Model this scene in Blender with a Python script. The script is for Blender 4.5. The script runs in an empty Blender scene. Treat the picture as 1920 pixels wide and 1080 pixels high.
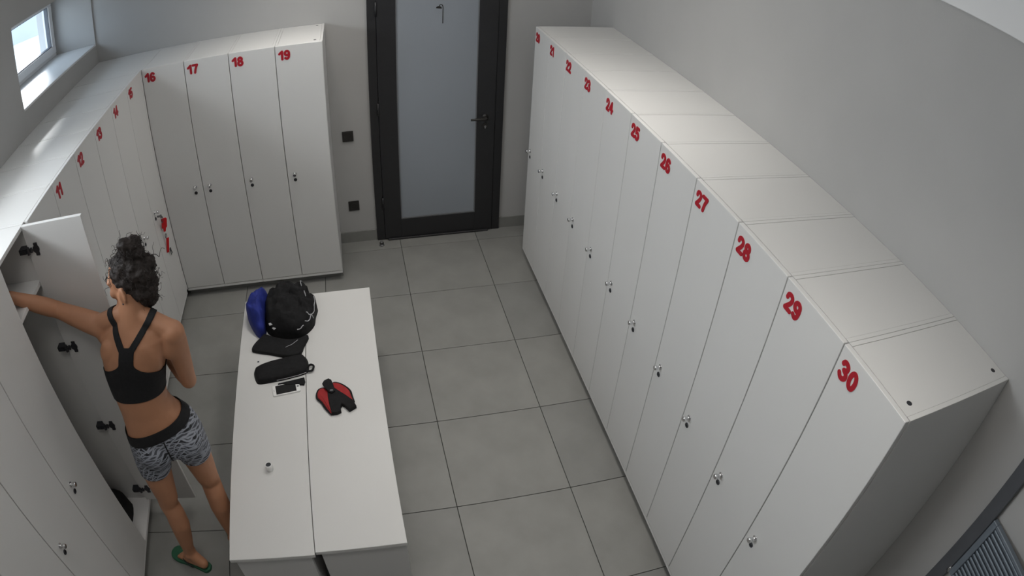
import bpy, bmesh, math, random
from math import sin, cos, pi, radians, sqrt
from mathutils import Vector, Matrix, noise
from mathutils.bvhtree import BVHTree

random.seed(7)
SC = bpy.context.scene
COL = SC.collection

# ------------------------------------------------------------------ camera
cam = bpy.data.cameras.new('camera')
camo = bpy.data.objects.new('camera', cam)
COL.objects.link(camo)
camo.location = (-0.0920, -4.4306, 2.8028)
camo.rotation_mode = 'XYZ'
camo.rotation_euler = (0.92862, -0.04438, -0.24109)
cam.clip_start = 0.01
cam.clip_end = 200
cam.sensor_fit = 'HORIZONTAL'
cam.sensor_width = 36.0
cam.type = 'PANO'
cam.panorama_type = 'FISHEYE_LENS_POLYNOMIAL'      # the security camera's own barrel lens
cam.fisheye_fov = radians(180)
K = (4.26814760e-02, 7.01715924e-05, -1.69822144e-06, 3.22494309e-07)
cam.fisheye_polynomial_k0 = 0.0
cam.fisheye_polynomial_k1 = -K[0]
cam.fisheye_polynomial_k2 = -K[1]
cam.fisheye_polynomial_k3 = -K[2]
cam.fisheye_polynomial_k4 = -K[3]
SC.camera = camo

# ------------------------------------------------------------------ world, sun, lamps, exposure
world = bpy.data.worlds.new('sky')
SC.world = world
world.use_nodes = True
bgn = world.node_tree.nodes['Background']
bgn.inputs[0].default_value = (0.72, 0.86, 1.0, 1)
bgn.inputs[1].default_value = 5.0

def area(name, loc, rot, sx, sy, energy, color=(1, 1, 1), portal=False):
    l = bpy.data.lights.new(name, 'AREA')
    l.shape = 'RECTANGLE'; l.size = sx; l.size_y = sy; l.energy = energy; l.color = color
    o = bpy.data.objects.new(name, l); COL.objects.link(o)
    o.location = loc; o.rotation_euler = rot
    if portal:
        l.cycles.is_portal = True
    return o
sun = bpy.data.lights.new('sun', 'SUN'); sun.energy = 4.2; sun.angle = radians(12); sun.color = (1, .97, .93)      # low hazy morning sun
suno = bpy.data.objects.new('sun', sun); COL.objects.link(suno)
suno.location = (-8, 12, 8); suno.rotation_euler = Vector((.37, -.72, -.42)).to_track_quat('-Z', 'Y').to_euler()
for (lx, ly, le, sp) in ((-0.30, -0.80, 5.7, 100), (0.60, -0.80, 3.8, 180), (0.60, -2.80, 1.3, 180), (0.72, -1.85, 4.0, 180), (0.72, -1.95, 5.0, 100), (-0.90, -3.60, 4.7, 180), (-0.90, -3.70, 1.5, 100), (0.60, -3.70, 3.7, 100)):
    area('ceiling_fill_lamp', (lx, ly, 3.045), (0, 0, 0), .5, .5, le, (1, .955, .895)).data.spread = radians(sp)      # unseen lamps added under the ceiling, placed and weighted to balance the room
area('added_daylight_lamp', (-2.24, -2.62, 2.315), (0, radians(-95), 0), .38, 1.5, 34, (.90, .955, 1))  # lamp added in the unseen second window, stands in for daylight
area('window_light_portal', (-2.42, -0.65, 2.165), (0, radians(-90), 0), 0.5, 1.26, 1, portal=True)

SC.view_settings.view_transform = 'Standard'
SC.view_settings.look = 'None'
SC.view_settings.gamma = 1.0
SC.view_settings.use_curve_mapping = False
SC.view_settings.exposure = -0.08
try:
    SC.cycles.use_denoising = True
    SC.cycles.max_bounces = 10
    SC.cycles.diffuse_bounces = 7
except Exception:
    pass

# ------------------------------------------------------------------ materials
def hexc(r, g, b):
    f = lambda c: ((c / 255 + .055) / 1.055) ** 2.4 if c > 10 else c / 255 / 12.92
    return (f(r), f(g), f(b), 1)

def mat(name, col, rough=.5, metal=0.0, noise_amt=0.0, scale=8.0, bump=0.0, bscale=60.0, spec=.5, trans=0.0, coords='Object'):
    m = bpy.data.materials.new(name); m.use_nodes = True
    nt = m.node_tree; b = nt.nodes['Principled BSDF']
    b.inputs['Base Color'].default_value = col
    b.inputs['Roughness'].default_value = rough
    b.inputs['Metallic'].default_value = metal
    b.inputs['Specular IOR Level'].default_value = spec
    b.inputs['Transmission Weight'].default_value = trans
    tc = nt.nodes.new('ShaderNodeTexCoord')
    if noise_amt > 0:
        n = nt.nodes.new('ShaderNodeTexNoise'); n.inputs['Scale'].default_value = scale; n.inputs['Detail'].default_value = 5
        nt.links.new(tc.outputs[coords], n.inputs['Vector'])
        r = nt.nodes.new('ShaderNodeValToRGB')
        r.color_ramp.elements[0].position = .3; r.color_ramp.elements[1].position = .7
        lo = [c * (1 - noise_amt) for c in col[:3]] + [1]; hi = [min(1, c * (1 + noise_amt)) for c in col[:3]] + [1]
        r.color_ramp.elements[0].color = lo; r.color_ramp.elements[1].color = hi
        nt.links.new(n.outputs['Fac'], r.inputs[0]); nt.links.new(r.outputs[0], b.inputs['Base Color'])
    if bump > 0:
        n2 = nt.nodes.new('ShaderNodeTexNoise'); n2.inputs['Scale'].default_value = bscale; n2.inputs['Detail'].default_value = 4
        nt.links.new(tc.outputs[coords], n2.inputs['Vector'])
        bp = nt.nodes.new('ShaderNodeBump'); bp.inputs['Strength'].default_value = bump; bp.inputs['Distance'].default_value = .004
        nt.links.new(n2.outputs['Fac'], bp.inputs['Height']); nt.links.new(bp.outputs[0], b.inputs['Normal'])
    return m

M = {}
M['paint'] = mat('wall_paint', (.42, .416, .408, 1), .75, noise_amt=.025, scale=3, bump=.05, bscale=250)
M['white_paint'] = mat('ceiling_paint', (.78, .78, .78, 1), .8, bump=.04, bscale=200)
M['laminate'] = mat('white_laminate', (.67, .667, .655, 1), .42, noise_amt=.015, scale=2)
M['edge'] = mat('laminate_edge', (.74, .735, .725, 1), .45, noise_amt=.01, scale=9)
M['inner'] = mat('inner_laminate', (.62, .617, .612, 1), .5, noise_amt=.015, scale=2)
M['plinth'] = mat('grey_plinth', (.20, .20, .195, 1), .6, noise_amt=.04, scale=5)
M['tile'] = mat('floor_tile', (.235, .235, .223, 1), .48, noise_amt=.10, scale=4.5, bump=.05, bscale=180, coords='Object')
M['tile_b'] = mat('floor_tile_b', (.225, .225, .215, 1), .48, noise_amt=.10, scale=3.7, bump=.05, bscale=180)
M['tile_c'] = mat('floor_tile_c', (.244, .243, .230, 1), .48, noise_amt=.09, scale=5.3, bump=.05, bscale=180)
M['grout'] = mat('dark_grout', (.06, .06, .056, 1), .9, noise_amt=.1, scale=30)
M['anthracite'] = mat('anthracite_aluminium', (.019, .019, .021, 1), .42, noise_amt=.03, scale=40)
M['frosted'] = mat('frosted_glass_panel', (.27, .295, .325, 1), .55, noise_amt=.02, scale=2)
M['bead'] = mat('glazing_bead', (.16, .165, .175, 1), .4, noise_amt=.03, scale=20)
M['black_plastic'] = mat('black_plastic', (.02, .018, .016, 1), .45, noise_amt=.05, scale=30)
M['black_gloss'] = mat('black_gloss', (.012, .012, .013, 1), .2, noise_amt=.05, scale=30)
M['chrome'] = mat('chrome', (.72, .72, .73, 1), .14, metal=1.0, noise_amt=.03, scale=60)
M['steel'] = mat('dull_steel', (.35, .35, .36, 1), .35, metal=1.0, noise_amt=.05, scale=60)
M['dark_metal'] = mat('dark_hinge_metal', (.035, .036, .042, 1), .38, metal=.3, noise_amt=.1, scale=50)
M['red_digit'] = mat('red_vinyl', hexc(168, 12, 34), .45, noise_amt=.04, scale=40)
M['pvc'] = mat('white_pvc', (.76, .77, .78, 1), .35, noise_amt=.01, scale=8)
M['gasket'] = mat('grey_gasket', (.10, .11, .13, 1), .6, noise_amt=.05, scale=30)
M['sill'] = mat('window_sill', (.70, .71, .72, 1), .35, noise_amt=.015, scale=6)
M['ground'] = mat('bright_gravel', (.62, .60, .56, 1), .9, noise_amt=.1, scale=3)
M['facade'] = mat('blue_grey_facade', (.38, .40, .44, 1), .6, noise_amt=.08, scale=.6)
M['slate_metal'] = mat('blue_grey_metal', (.17, .20, .235, 1), .42, metal=.2, noise_amt=.06, scale=20)
M['dark_trim'] = mat('dark_trim', (.085, .09, .10, 1), .5, noise_amt=.06, scale=20)
M['skin'] = mat('skin', (.42, .20, .110, 1), .52, noise_amt=.07, scale=9, bump=.05, bscale=120)
M['black_cloth'] = mat('black_cloth', (.012, .012, .013, 1), .82, noise_amt=.25, scale=60, bump=.25, bscale=300, spec=.25)
M['black_knit'] = mat('black_sportswear', (.011, .011, .0125, 1), .7, noise_amt=.2, scale=90, bump=.15, bscale=400, spec=.3)
M['blue_cloth'] = mat('blue_cloth', hexc(38, 50, 132), .7, noise_amt=.2, scale=14, bump=.2, bscale=200, spec=.3)
M['piping'] = mat('light_grey_piping', (.42, .42, .44, 1), .6, noise_amt=.08, scale=50)
M['hair'] = mat('dark_brown_hair', (.026, .020, .018, 1), .68, noise_amt=.45, scale=45, bump=.7, bscale=110, spec=.3)
M['red_cloth'] = mat('red_neoprene', hexc(158, 34, 36), .75, noise_amt=.12, scale=40, bump=.2, bscale=250)
M['red_tag'] = mat('red_tag', hexc(190, 14, 24), .4, noise_amt=.06, scale=30)
M['green_foam'] = mat('green_foam', hexc(38, 92, 66), .7, noise_amt=.1, scale=40, bump=.15, bscale=250)
M['dark_foam'] = mat('dark_foam', hexc(30, 40, 36), .7, noise_amt=.1, scale=40)
M['white_plastic'] = mat('white_plastic', (.80, .80, .79, 1), .3, noise_amt=.01, scale=20)
M['screen'] = mat('phone_screen', (.015, .014, .014, 1), .12, noise_amt=.05, scale=10)
M['sclera'] = mat('eye_white', (.75, .73, .70, 1), .3, noise_amt=.02, scale=40)
M['iris'] = mat('brown_iris', (.05, .025, .012, 1), .2, noise_amt=.1, scale=90)
M['lip'] = mat('lip', (.38, .13, .10, 1), .45, noise_amt=.06, scale=60)

def glass_mat():
    m = bpy.data.materials.new('window_glass'); m.use_nodes = True
    nt = m.node_tree; nt.nodes.remove(nt.nodes['Principled BSDF'])
    t = nt.nodes.new('ShaderNodeBsdfTransparent'); t.inputs[0].default_value = (.93, .95, .97, 1)
    g = nt.nodes.new('ShaderNodeBsdfGlossy'); g.inputs['Roughness'].default_value = .03
    mx = nt.nodes.new('ShaderNodeMixShader')
    mx.inputs[0].default_value = .05; nt.links.new(t.outputs[0], mx.inputs[1]); nt.links.new(g.outputs[0], mx.inputs[2])
    nt.links.new(mx.outputs[0], nt.nodes['Material Output'].inputs[0])
    return m
M['glass'] = glass_mat()

def shorts_mat():
    m = bpy.data.materials.new('patterned_shorts'); m.use_nodes = True
    nt = m.node_tree; b = nt.nodes['Principled BSDF']; b.inputs['Roughness'].default_value = .75
    tc = nt.nodes.new('ShaderNodeTexCoord')
    nz = nt.nodes.new('ShaderNodeTexNoise'); nz.inputs['Scale'].default_value = 7; nz.inputs['Detail'].default_value = 2
    nt.links.new(tc.outputs['Object'], nz.inputs['Vector'])
    sub = nt.nodes.new('ShaderNodeVectorMath'); sub.operation = 'SCALE'; sub.inputs['Scale'].default_value = .09
    nt.links.new(nz.outputs['Color'], sub.inputs[0])
    add = nt.nodes.new('ShaderNodeVectorMath'); add.operation = 'ADD'
    nt.links.new(tc.outputs['Object'], add.inputs[0]); nt.links.new(sub.outputs[0], add.inputs[1])
    facs = []
    for rot, sc in (((.25, .1, .5), 18.0), ((.1, 1.25, .3), 24.0), ((.6, .7, 1.2), 13.0)):
        mp = nt.nodes.new('ShaderNodeMapping'); mp.inputs['Rotation'].default_value = rot
        nt.links.new(add.outputs[0], mp.inputs['Vector'])
        w = nt.nodes.new('ShaderNodeTexWave'); w.bands_direction = 'Z' if sc != 24.0 else 'X'
        w.inputs['Scale'].default_value = sc; w.inputs['Distortion'].default_value = 1.6; w.inputs['Detail'].default_value = 2
        w.inputs['Detail Scale'].default_value = 2.0
        nt.links.new(mp.outputs[0], w.inputs['Vector'])
        r = nt.nodes.new('ShaderNodeValToRGB'); r.color_ramp.elements[0].position = .72; r.color_ramp.elements[1].position = .97
        nt.links.new(w.outputs['Fac'], r.inputs[0]); facs.append(r)
    mx = nt.nodes.new('ShaderNodeMath'); mx.operation = 'MAXIMUM'
    nt.links.new(facs[0].outputs[0], mx.inputs[0]); nt.links.new(facs[1].outputs[0], mx.inputs[1])
    mx2 = nt.nodes.new('ShaderNodeMath'); mx2.operation = 'MAXIMUM'
    nt.links.new(mx.outputs[0], mx2.inputs[0]); nt.links.new(facs[2].outputs[0], mx2.inputs[1])
    cr = nt.nodes.new('ShaderNodeValToRGB')
    cr.color_ramp.elements[0].color = hexc(72, 75, 82); cr.color_ramp.elements[1].color = hexc(150, 154, 164)
    nt.links.new(mx2.outputs[0], cr.inputs[0])
    vo = nt.nodes.new('ShaderNodeTexVoronoi'); vo.inputs['Scale'].default_value = 42
    nt.links.new(add.outputs[0], vo.inputs['Vector'])
    sx = nt.nodes.new('ShaderNodeSeparateColor'); nt.links.new(vo.outputs['Color'], sx.inputs[0])
    vr = nt.nodes.new('ShaderNodeValToRGB'); vr.color_ramp.interpolation = 'CONSTANT'
    vr.color_ramp.elements[0].color = (.22, .22, .23, 1); vr.color_ramp.elements[1].position = .36; vr.color_ramp.elements[1].color = (1, 1, 1, 1)
    nt.links.new(sx.outputs[0], vr.inputs[0])
    ml = nt.nodes.new('ShaderNodeMix'); ml.data_type = 'RGBA'; ml.blend_type = 'MULTIPLY'; ml.inputs[0].default_value = 1.0
    nt.links.new(cr.outputs[0], ml.inputs[6]); nt.links.new(vr.outputs[0], ml.inputs[7])
    lm = nt.nodes.new('ShaderNodeMix'); lm.data_type = 'RGBA'
    nt.links.new(mx2.outputs[0], lm.inputs[0]); nt.links.new(ml.outputs[2], lm.inputs[6]); nt.links.new(cr.outputs[0], lm.inputs[7])
    nt.links.new(lm.outputs[2], b.inputs['Base Color'])
    return m
M['shorts'] = shorts_mat()

# ------------------------------------------------------------------ helpers
def smooth(me, on=True):
    for p in me.polygons: p.use_smooth = on

def link(name, me, parent=None, loc=(0, 0, 0), rot=(0, 0, 0), m=None):
    o = bpy.data.objects.new(name, me)
    COL.objects.link(o)
    o.location = loc; o.rotation_euler = rot
    if parent is not None: o.parent = parent
    if m is not None and not me.materials: me.materials.append(m)
    return o

def empty(name, label, cat, loc=(0, 0, 0), rz=0.0, group=None):
    o = bpy.data.objects.new(name, None); COL.objects.link(o)
    o.empty_display_size = .1
    o.location = loc; o.rotation_euler = (0, 0, rz)
    o['label'] = label; o['category'] = cat
    if group: o['group'] = group
    return o

def tag(o, label, cat, group=None):
    o['label'] = label; o['category'] = cat
    if group: o['group'] = group
    return o

def bm_box(bm, lo, hi):
    x0, y0, z0 = lo; x1, y1, z1 = hi
    v = [bm.verts.new(p) for p in ((x0, y0, z0), (x1, y0, z0), (x1, y1, z0), (x0, y1, z0), (x0, y0, z1), (x1, y0, z1), (x1, y1, z1), (x0, y1, z1))]
    for f in ((0, 3, 2, 1), (4, 5, 6, 7), (0, 1, 5, 4), (1, 2, 6, 5), (2, 3, 7, 6), (3, 0, 4, 7)):
        bm.faces.new([v[i] for i in f])

def to_mesh(bm, name, sm=False):
    bmesh.ops.recalc_face_normals(bm, faces=bm.faces[:])
    me = bpy.data.meshes.new(name); bm.to_mesh(me); bm.free()
    if sm: smooth(me)
    return me

def box_mesh(name, lo, hi, bev=0.0, seg=1):
    bm = bmesh.new(); bm_box(bm, lo, hi)
    if bev > 0:
        bmesh.ops.bevel(bm, geom=bm.edges[:], offset=bev, segments=seg, profile=.5, affect='EDGES')
    return to_mesh(bm, name)

def boxes_mesh(name, L, bev=0.0):
    bm = bmesh.new()
    for lo, hi in L: bm_box(bm, lo, hi)
    if bev > 0:
        bmesh.ops.bevel(bm, geom=bm.edges[:], offset=bev, segments=1, profile=.5, affect='EDGES')
    return to_mesh(bm, name)

def bm_tube(bm, pts, rad, n=10, cap=True, ref=None):
    """closed tube through pts with a radius per point; rad may be (a, b) pairs"""
    pts = [Vector(p) for p in pts]; rings = []
    up = Vector(ref) if ref is not None else None
    prev = None
    for i, p in enumerate(pts):
        t = (pts[min(i + 1, len(pts) - 1)] - pts[max(i - 1, 0)])
        t = t.normalized() if t.length > 1e-9 else Vector((0, 0, 1))
        if up is None:
            up = Vector((0, 0, 1)) if abs(t.z) < .9 else Vector((1, 0, 0))
        u = (up - t * up.dot(t))
        u = u.normalized() if u.length > 1e-6 else t.orthogonal().normalized()
        if ref is None: up = u
        w = t.cross(u)
        r = rad[i] if isinstance(rad, (list, tuple)) else rad
        a, b = r if isinstance(r, (list, tuple)) else (r, r)
        rings.append([bm.verts.new(p + u * (a * cos(2 * pi * k / n)) + w * (b * sin(2 * pi * k / n))) for k in range(n)])
    for A, B in zip(rings, rings[1:]):
        for k in range(n):
            bm.faces.new((A[k], A[(k + 1) % n], B[(k + 1) % n], B[k]))
    if cap:
        bm.faces.new(rings[0][::-1]); bm.faces.new(rings[-1])

def bm_ball(bm, c, r, seg=14, rings=9, rot=None):
    rx, ry, rz = r if isinstance(r, (list, tuple)) else (r, r, r)
    mt = Matrix.Translation(Vector(c)) @ ((rot.to_4x4()) if rot is not None else Matrix.Identity(4)) @ Matrix.Diagonal((rx, ry, rz, 1))
    bmesh.ops.create_uvsphere(bm, u_segments=seg, v_segments=rings, radius=1, matrix=mt)

def capsule(bm, a, b, ra, rb, n=12):
    """a tapered limb piece with round ends"""
    a = Vector(a); b = Vector(b); d = (b - a).normalized()
    pts = []; rad = []
    for s in (-1, -.92, -.7, -.38): pts.append(a + d * ra * s); rad.append(max(.001, ra * sqrt(max(0, 1 - s * s))))
    for q in (0, .33, .66, 1): pts.append(a.lerp(b, q)); rad.append(ra + (rb - ra) * q)
    for s in (.38, .7, .92, 1): pts.append(b + d * rb * s); rad.append(max(.001, rb * sqrt(max(0, 1 - s * s))))
    bm_tube(bm, pts, rad, n)

def lathe_mesh(name, prof, n=20, axis='z', sm=True):
    """profile [(r, h)] turned about z (or -y)"""
    bm = bmesh.new(); rings = []
    for r, h in prof:
        ring = []
        for k in range(n):
            a = 2 * pi * k / n
            p = (r * cos(a), r * sin(a), h) if axis == 'z' else (r * cos(a), -h, r * sin(a))
            ring.append(bm.verts.new(p))
        rings.append(ring)
    for A, B in zip(rings, rings[1:]):
        for k in range(n): bm.faces.new((A[k], A[(k + 1) % n], B[(k + 1) % n], B[k]))
    bm.faces.new(rings[0]); bm.faces.new(rings[-1])
    me = to_mesh(bm, name)
    if sm:
        for p in me.polygons: p.use_smooth = len(p.vertices) == 4 and abs(p.normal.z if axis == 'z' else p.normal.y) < .9
    return me

def remesh(bm, voxel, name, it=4, fac=.5):
    """fuse overlapping closed pieces into one continuous skin"""
    me = bpy.data.meshes.new(name + '_src'); bmesh.ops.recalc_face_normals(bm, faces=bm.faces[:]); bm.to_mesh(me); bm.free()
    o = bpy.data.objects.new(name + '_src', me); COL.objects.link(o)
    r = o.modifiers.new('r', 'REMESH'); r.mode = 'VOXEL'; r.voxel_size = voxel; r.use_smooth_shade = True
    s = o.modifiers.new('s', 'SMOOTH'); s.iterations = it; s.factor = fac
    dg = bpy.context.evaluated_depsgraph_get()
    out = bpy.data.meshes.new_from_object(o.evaluated_get(dg)); out.name = name
    bpy.data.objects.remove(o); bpy.data.meshes.remove(me)
    smooth(out)
    return out

def displace(me, amp, scale, seed=0.0):
    co = [v.co.copy() for v in me.vertices]; no = [v.normal.copy() for v in me.vertices]
    for v, c, n in zip(me.vertices, co, no):
        h = noise.fractal(c * scale + Vector((seed, seed * 1.7, 0)), 1.0, 2.0, 3)
        v.co = c + n * (h * amp)
    me.update()

def clip_mesh(me, f, name, off=.004, thick=.003):
    """part of a skin where f > 0, cut along the f = 0 line, lifted off the skin and given thickness"""
    me.calc_loop_triangles()
    V = [v.co.copy() for v in me.vertices]; N = [v.normal.copy() for v in me.vertices]
    F = [f(c, n) for c, n in zip(V, N)]
    bm = bmesh.new(); cache = {}
    def vert(i):
        if ('v', i) not in cache: cache[('v', i)] = bm.verts.new(V[i] + N[i] * off)
        return cache[('v', i)]
    def edge(i, j):
        k = (min(i, j), max(i, j))
        if k not in cache:
            i, j = k; t = F[i] / (F[i] - F[j]); t = min(max(t, .02), .98)
            n = (N[i].lerp(N[j], t)).normalized()
            cache[k] = bm.verts.new(V[i].lerp(V[j], t) + n * off)
        return cache[k]
    for p in me.polygons:
        idx = list(p.vertices)
        if all(F[i] <= 0 for i in idx): continue
        poly = []
        for a, b in zip(idx, idx[1:] + idx[:1]):
            if F[a] > 0: poly.append(vert(a))
            if (F[a] > 0) != (F[b] > 0): poly.append(edge(a, b))
        if len(poly) >= 3 and len(set(poly)) == len(poly):
            try: bm.faces.new(poly)
            except ValueError: pass
    bm.normal_update()
    r = bmesh.ops.solidify(bm, geom=bm.faces[:], thickness=thick)
    out = bpy.data.meshes.new(name); bm.to_mesh(out); bm.free(); smooth(out)
    return out

DIGIT = {
 '0': [('o', (.30, .50, .195, .375))],
 '1': [('l', ((.07, .66), (.33, .88))), ('l', ((.33, .88), (.33, .12)))],
 '2': [('s', ((.09, .66), (.14, .82), (.30, .88), (.46, .80), (.48, .64), (.38, .44), (.12, .13))), ('l', ((.12, .12), (.53, .12)))],
 '3': [('s', ((.10, .76), (.18, .87), (.32, .88), (.46, .78), (.44, .60), (.28, .52))), ('s', ((.28, .52), (.47, .43), (.50, .25), (.36, .12), (.20, .12), (.08, .25)))],
 '4': [('l', ((.42, .12), (.42, .88))), ('l', ((.42, .88), (.09, .36))), ('l', ((.09, .34), (.56, .34)))],
 '5': [('l', ((.50, .88), (.17, .88))), ('l', ((.17, .88), (.13, .52))), ('s', ((.13, .52), (.30, .58), (.46, .50), (.50, .32), (.38, .14), (.22, .12), (.08, .22)))],
 '6': [('s', ((.47, .79), (.31, .88), (.16, .74), (.10, .44))), ('o', (.30, .32, .195, .205))],
 '7': [('l', ((.08, .88), (.53, .88))), ('s', ((.53, .88), (.36, .55), (.25, .12)))],
 '8': [('o', (.30, .70, .165, .180)), ('o', (.30, .315, .20, .20))],
 '9': [('s', ((.13, .21), (.29, .12), (.44, .26), (.50, .56))), ('o', (.30, .68, .195, .205))],
}
def digits_mesh(txt, h, w=.235, depth=.0014):
    """bold rounded digits as flat raised strokes, baseline at 0, height h"""
    bm = bmesh.new(); x0 = 0.0; up = [depth]
    def ribbon(P, closed):
        up[0] += .00022
        n = len(P); hw = w / 2; L_, R_ = [], []
        for i, p in enumerate(P):
            a = P[(i - 1) % n] if closed or i else p; b = P[(i + 1) % n] if closed or i < n - 1 else p
            t = (b - a).normalized(); q = Vector((-t.y, t.x, 0)) * hw
            L_.append(p + q); R_.append(p - q)
        def put(poly):
            lo = [bm.verts.new((v.x * h, v.y * h, 0)) for v in poly]; hi = [bm.verts.new((v.x * h, v.y * h, up[0] + (.0001 if len(poly) > 4 else 0))) for v in poly]
            bm.faces.new(hi); m = len(poly)
            for k in range(m): bm.faces.new((lo[k], lo[(k + 1) % m], hi[(k + 1) % m], hi[k]))
        for i in range(n if closed else n - 1):
            k = (i + 1) % n; put([R_[i], R_[k], L_[k], L_[i]])
        if not closed:
            for p, r in ((P[0], hw), (P[-1], hw)):
                put([p + Vector((r * cos(2 * pi * k / 14), r * sin(2 * pi * k / 14), 0)) for k in range(14)])
    for ch in txt:
        for kind, d in DIGIT[ch]:
            if kind == 'o':
                cx, cy, rx, ry = d
                ribbon([Vector((x0 + cx + rx * cos(2 * pi * k / 26), cy + ry * sin(2 * pi * k / 26), 0)) for k in range(26)], True)
            else:
                P = [Vector((x0 + x, y, 0)) for x, y in d]
                ribbon(spline(P, 5, False) if kind == 's' else P, False)
        x0 += .50 if ch == '1' else .66
    me = bpy.data.meshes.new('number_' + txt); bm.to_mesh(me); bm.free()
    return me

def spline(P, n, closed=True):
    """Catmull-Rom through P, n points per span"""
    P = [Vector(p) for p in P]; L = len(P); out = []
    rng = range(L) if closed else range(L - 1)
    for i in rng:
        if closed: a, b, c, d = P[(i - 1) % L], P[i], P[(i + 1) % L], P[(i + 2) % L]
        else: a, b, c, d = P[max(i - 1, 0)], P[i], P[i + 1], P[min(i + 2, L - 1)]
        for k in range(n):
            t = k / n
            out.append(.5 * ((2 * b) + (c - a) * t + (2 * a - 5 * b + 4 * c - d) * t * t + (3 * b - a - 3 * c + d) * t ** 3))
    if not closed: out.append(P[-1])
    return out

def pillow(name, outline, H, c=None, rings=12, wrinkle=0.0, wscale=14, seed=0.0, z0=0.0, power=2.4, n=5, tilt=None):
    """a soft cloth body over a closed outline (x, y): rounded flank, wrinkled top, flat underside"""
    P = spline([(x, y, 0) for x, y in outline], n)
    cx = Vector(c).to_3d() if c else sum(P, Vector()) / len(P)
    bm = bmesh.new(); rows = []
    for i in range(rings):
        s = 1 - i / rings; row = []
        for p in P:
            q = cx + (p - cx) * s
            h = H * (1 - s ** power) ** (1 / power) if i else 0.0
            if tilt: h *= 1 + tilt[0] * (q.x - cx.x) + tilt[1] * (q.y - cx.y)
            w = noise.fractal(Vector((q.x * wscale + seed, q.y * wscale, h * wscale)), 1.0, 2.0, 4) * wrinkle * min(1, i / 2)
            w2 = noise.noise(Vector((q.x * wscale * .6 + seed, q.y * wscale * .6, 3))) * wrinkle * .8 * min(1, i / 2)
            d = (p - cx).normalized() * (w2 * .6)
            row.append(bm.verts.new((q.x + d.x, q.y + d.y, z0 + max(.0005, h + w))if i else (q.x, q.y, z0)))
        rows.append(row)
    for A, B in zip(rows, rows[1:]):
        m = len(A)
        for k in range(m): bm.faces.new((A[k], A[(k + 1) % m], B[(k + 1) % m], B[k]))
    h = H + noise.noise(Vector((cx.x * wscale + seed, cx.y * wscale, H))) * wrinkle
    top = bm.verts.new((cx.x, cx.y, z0 + h)); m = len(rows[-1])
    for k in range(m): bm.faces.new((rows[-1][k], rows[-1][(k + 1) % m], top))
    bm.faces.new(rows[0][::-1])
    return to_mesh(bm, name, True)

def slab(name, outline, z0, z1, bev=.002, n=0, sm=False):
    """a flat piece with the given outline and rounded edges"""
    P = spline([(x, y, 0) for x, y in outline], n) if n else [Vector((x, y, 0)) for x, y in outline]
    bm = bmesh.new()
    a = [bm.verts.new((p.x, p.y, z0)) for p in P]; b = [bm.verts.new((p.x, p.y, z1)) for p in P]
    m = len(P)
    bm.faces.new(a[::-1]); top = bm.faces.new(b)
    for k in range(m): bm.faces.new((a[k], a[(k + 1) % m], b[(k + 1) % m], b[k]))
    bmesh.ops.recalc_face_normals(bm, faces=bm.faces[:])
    if bev:
        e = [ed for ed in bm.edges if all(abs(v.co.z - z1) < 1e-6 for v in ed.verts)]
        bmesh.ops.bevel(bm, geom=e, offset=bev, segments=2, profile=.5, affect='EDGES')
    me = bpy.data.meshes.new(name); bm.to_mesh(me); bm.free()
    if sm: smooth(me)
    return me

def wire_mesh(name, lines, r=.002, n=6):
    bm = bmesh.new()
    for L in lines:
        bm_tube(bm, L, [r] * len(L), n)
    return to_mesh(bm, name, True)

# ------------------------------------------------------------------ room constants (metres)
XWL, XWR, YB0, YF, ZC = -1.962, 1.636, 0.0, -4.80, 3.05
XL, XR, YB = -1.452, 1.098, -0.496
HT = 1.778

def struct(name, me, m, parent=None):
    o = link(name, me, parent, m=m)
    if parent is None: o['kind'] = 'structure'
    return o

# floor and its tiles
floor = struct('floor', box_mesh('floor_bed', (-2.42, YF - .2, -.15), (XWR + .3, .25, -.006)), M['grout'])
TX, TY, T, G = 0.2108, -0.7581, 0.6, .0020
xs = [XWL] + [TX + T * k for k in range(-3, 3)] + [XWR]
ys = [0.0] + [TY + T * k for k in range(1, -7, -1)] + [YF]
full = None
for j in range(len(ys) - 1):
    for i in range(len(xs) - 1):
        w, d = xs[i + 1] - xs[i], ys[j] - ys[j + 1]
        if w < .02 or d < .02: continue
        key = (round(w, 3), round(d, 3))
        t = box_mesh('tile', (G - w / 2, G - d / 2, -.006), (w / 2 - G, d / 2 - G, 0), .0008)
        o = link('tile', t, floor, ((xs[i] + xs[i + 1]) / 2, (ys[j] + ys[j + 1]) / 2, 0), m=M[('tile', 'tile_b', 'tile_c')[(i * 5 + j * 3 + (i * j) % 2) % 3]])

# walls
WZ0, WZ1 = 1.925, 2.41                       # sill and lintel of the high windows
W1 = (-1.285, -0.015); W2 = (-4.10, -1.79)
V0, V1 = 2.06, 2.56                           # added second window, out of view, sill raised to shade the locker tops
wl = []
xo, xi = -2.46, XWL
wl.append(((xo, YF - .2, -.15), (xi, .25, WZ0 - .012)))
wl.append(((xo, YF - .2, V1), (xi, .25, ZC + .2)))
wl.append(((xo, YF - .2, WZ0 - .012), (xi, W2[0], V1)))
wl.append(((xo, W2[0], WZ0 - .012), (xi, W2[1], V0 - .012)))
wl.append(((xo, W2[1], WZ0 - .012), (xi, W1[0], V1)))
wl.append(((xo, W1[0], WZ1), (xi, W1[1], V1)))
wl.append(((xo, W1[1], WZ0 - .012), (xi, .25, V1)))
struct('wall_left', boxes_mesh('wall_left', wl), M['paint'])
struct('wall_back', box_mesh('wall_back', (XWL, 0, -.15), (XWR + .3, .25, ZC + .2)), M['paint'])
struct('wall_right', box_mesh('wall_right', (XWR, YF - .2, -.15), (XWR + .3, 0, ZC + .2)), M['paint'])
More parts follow.
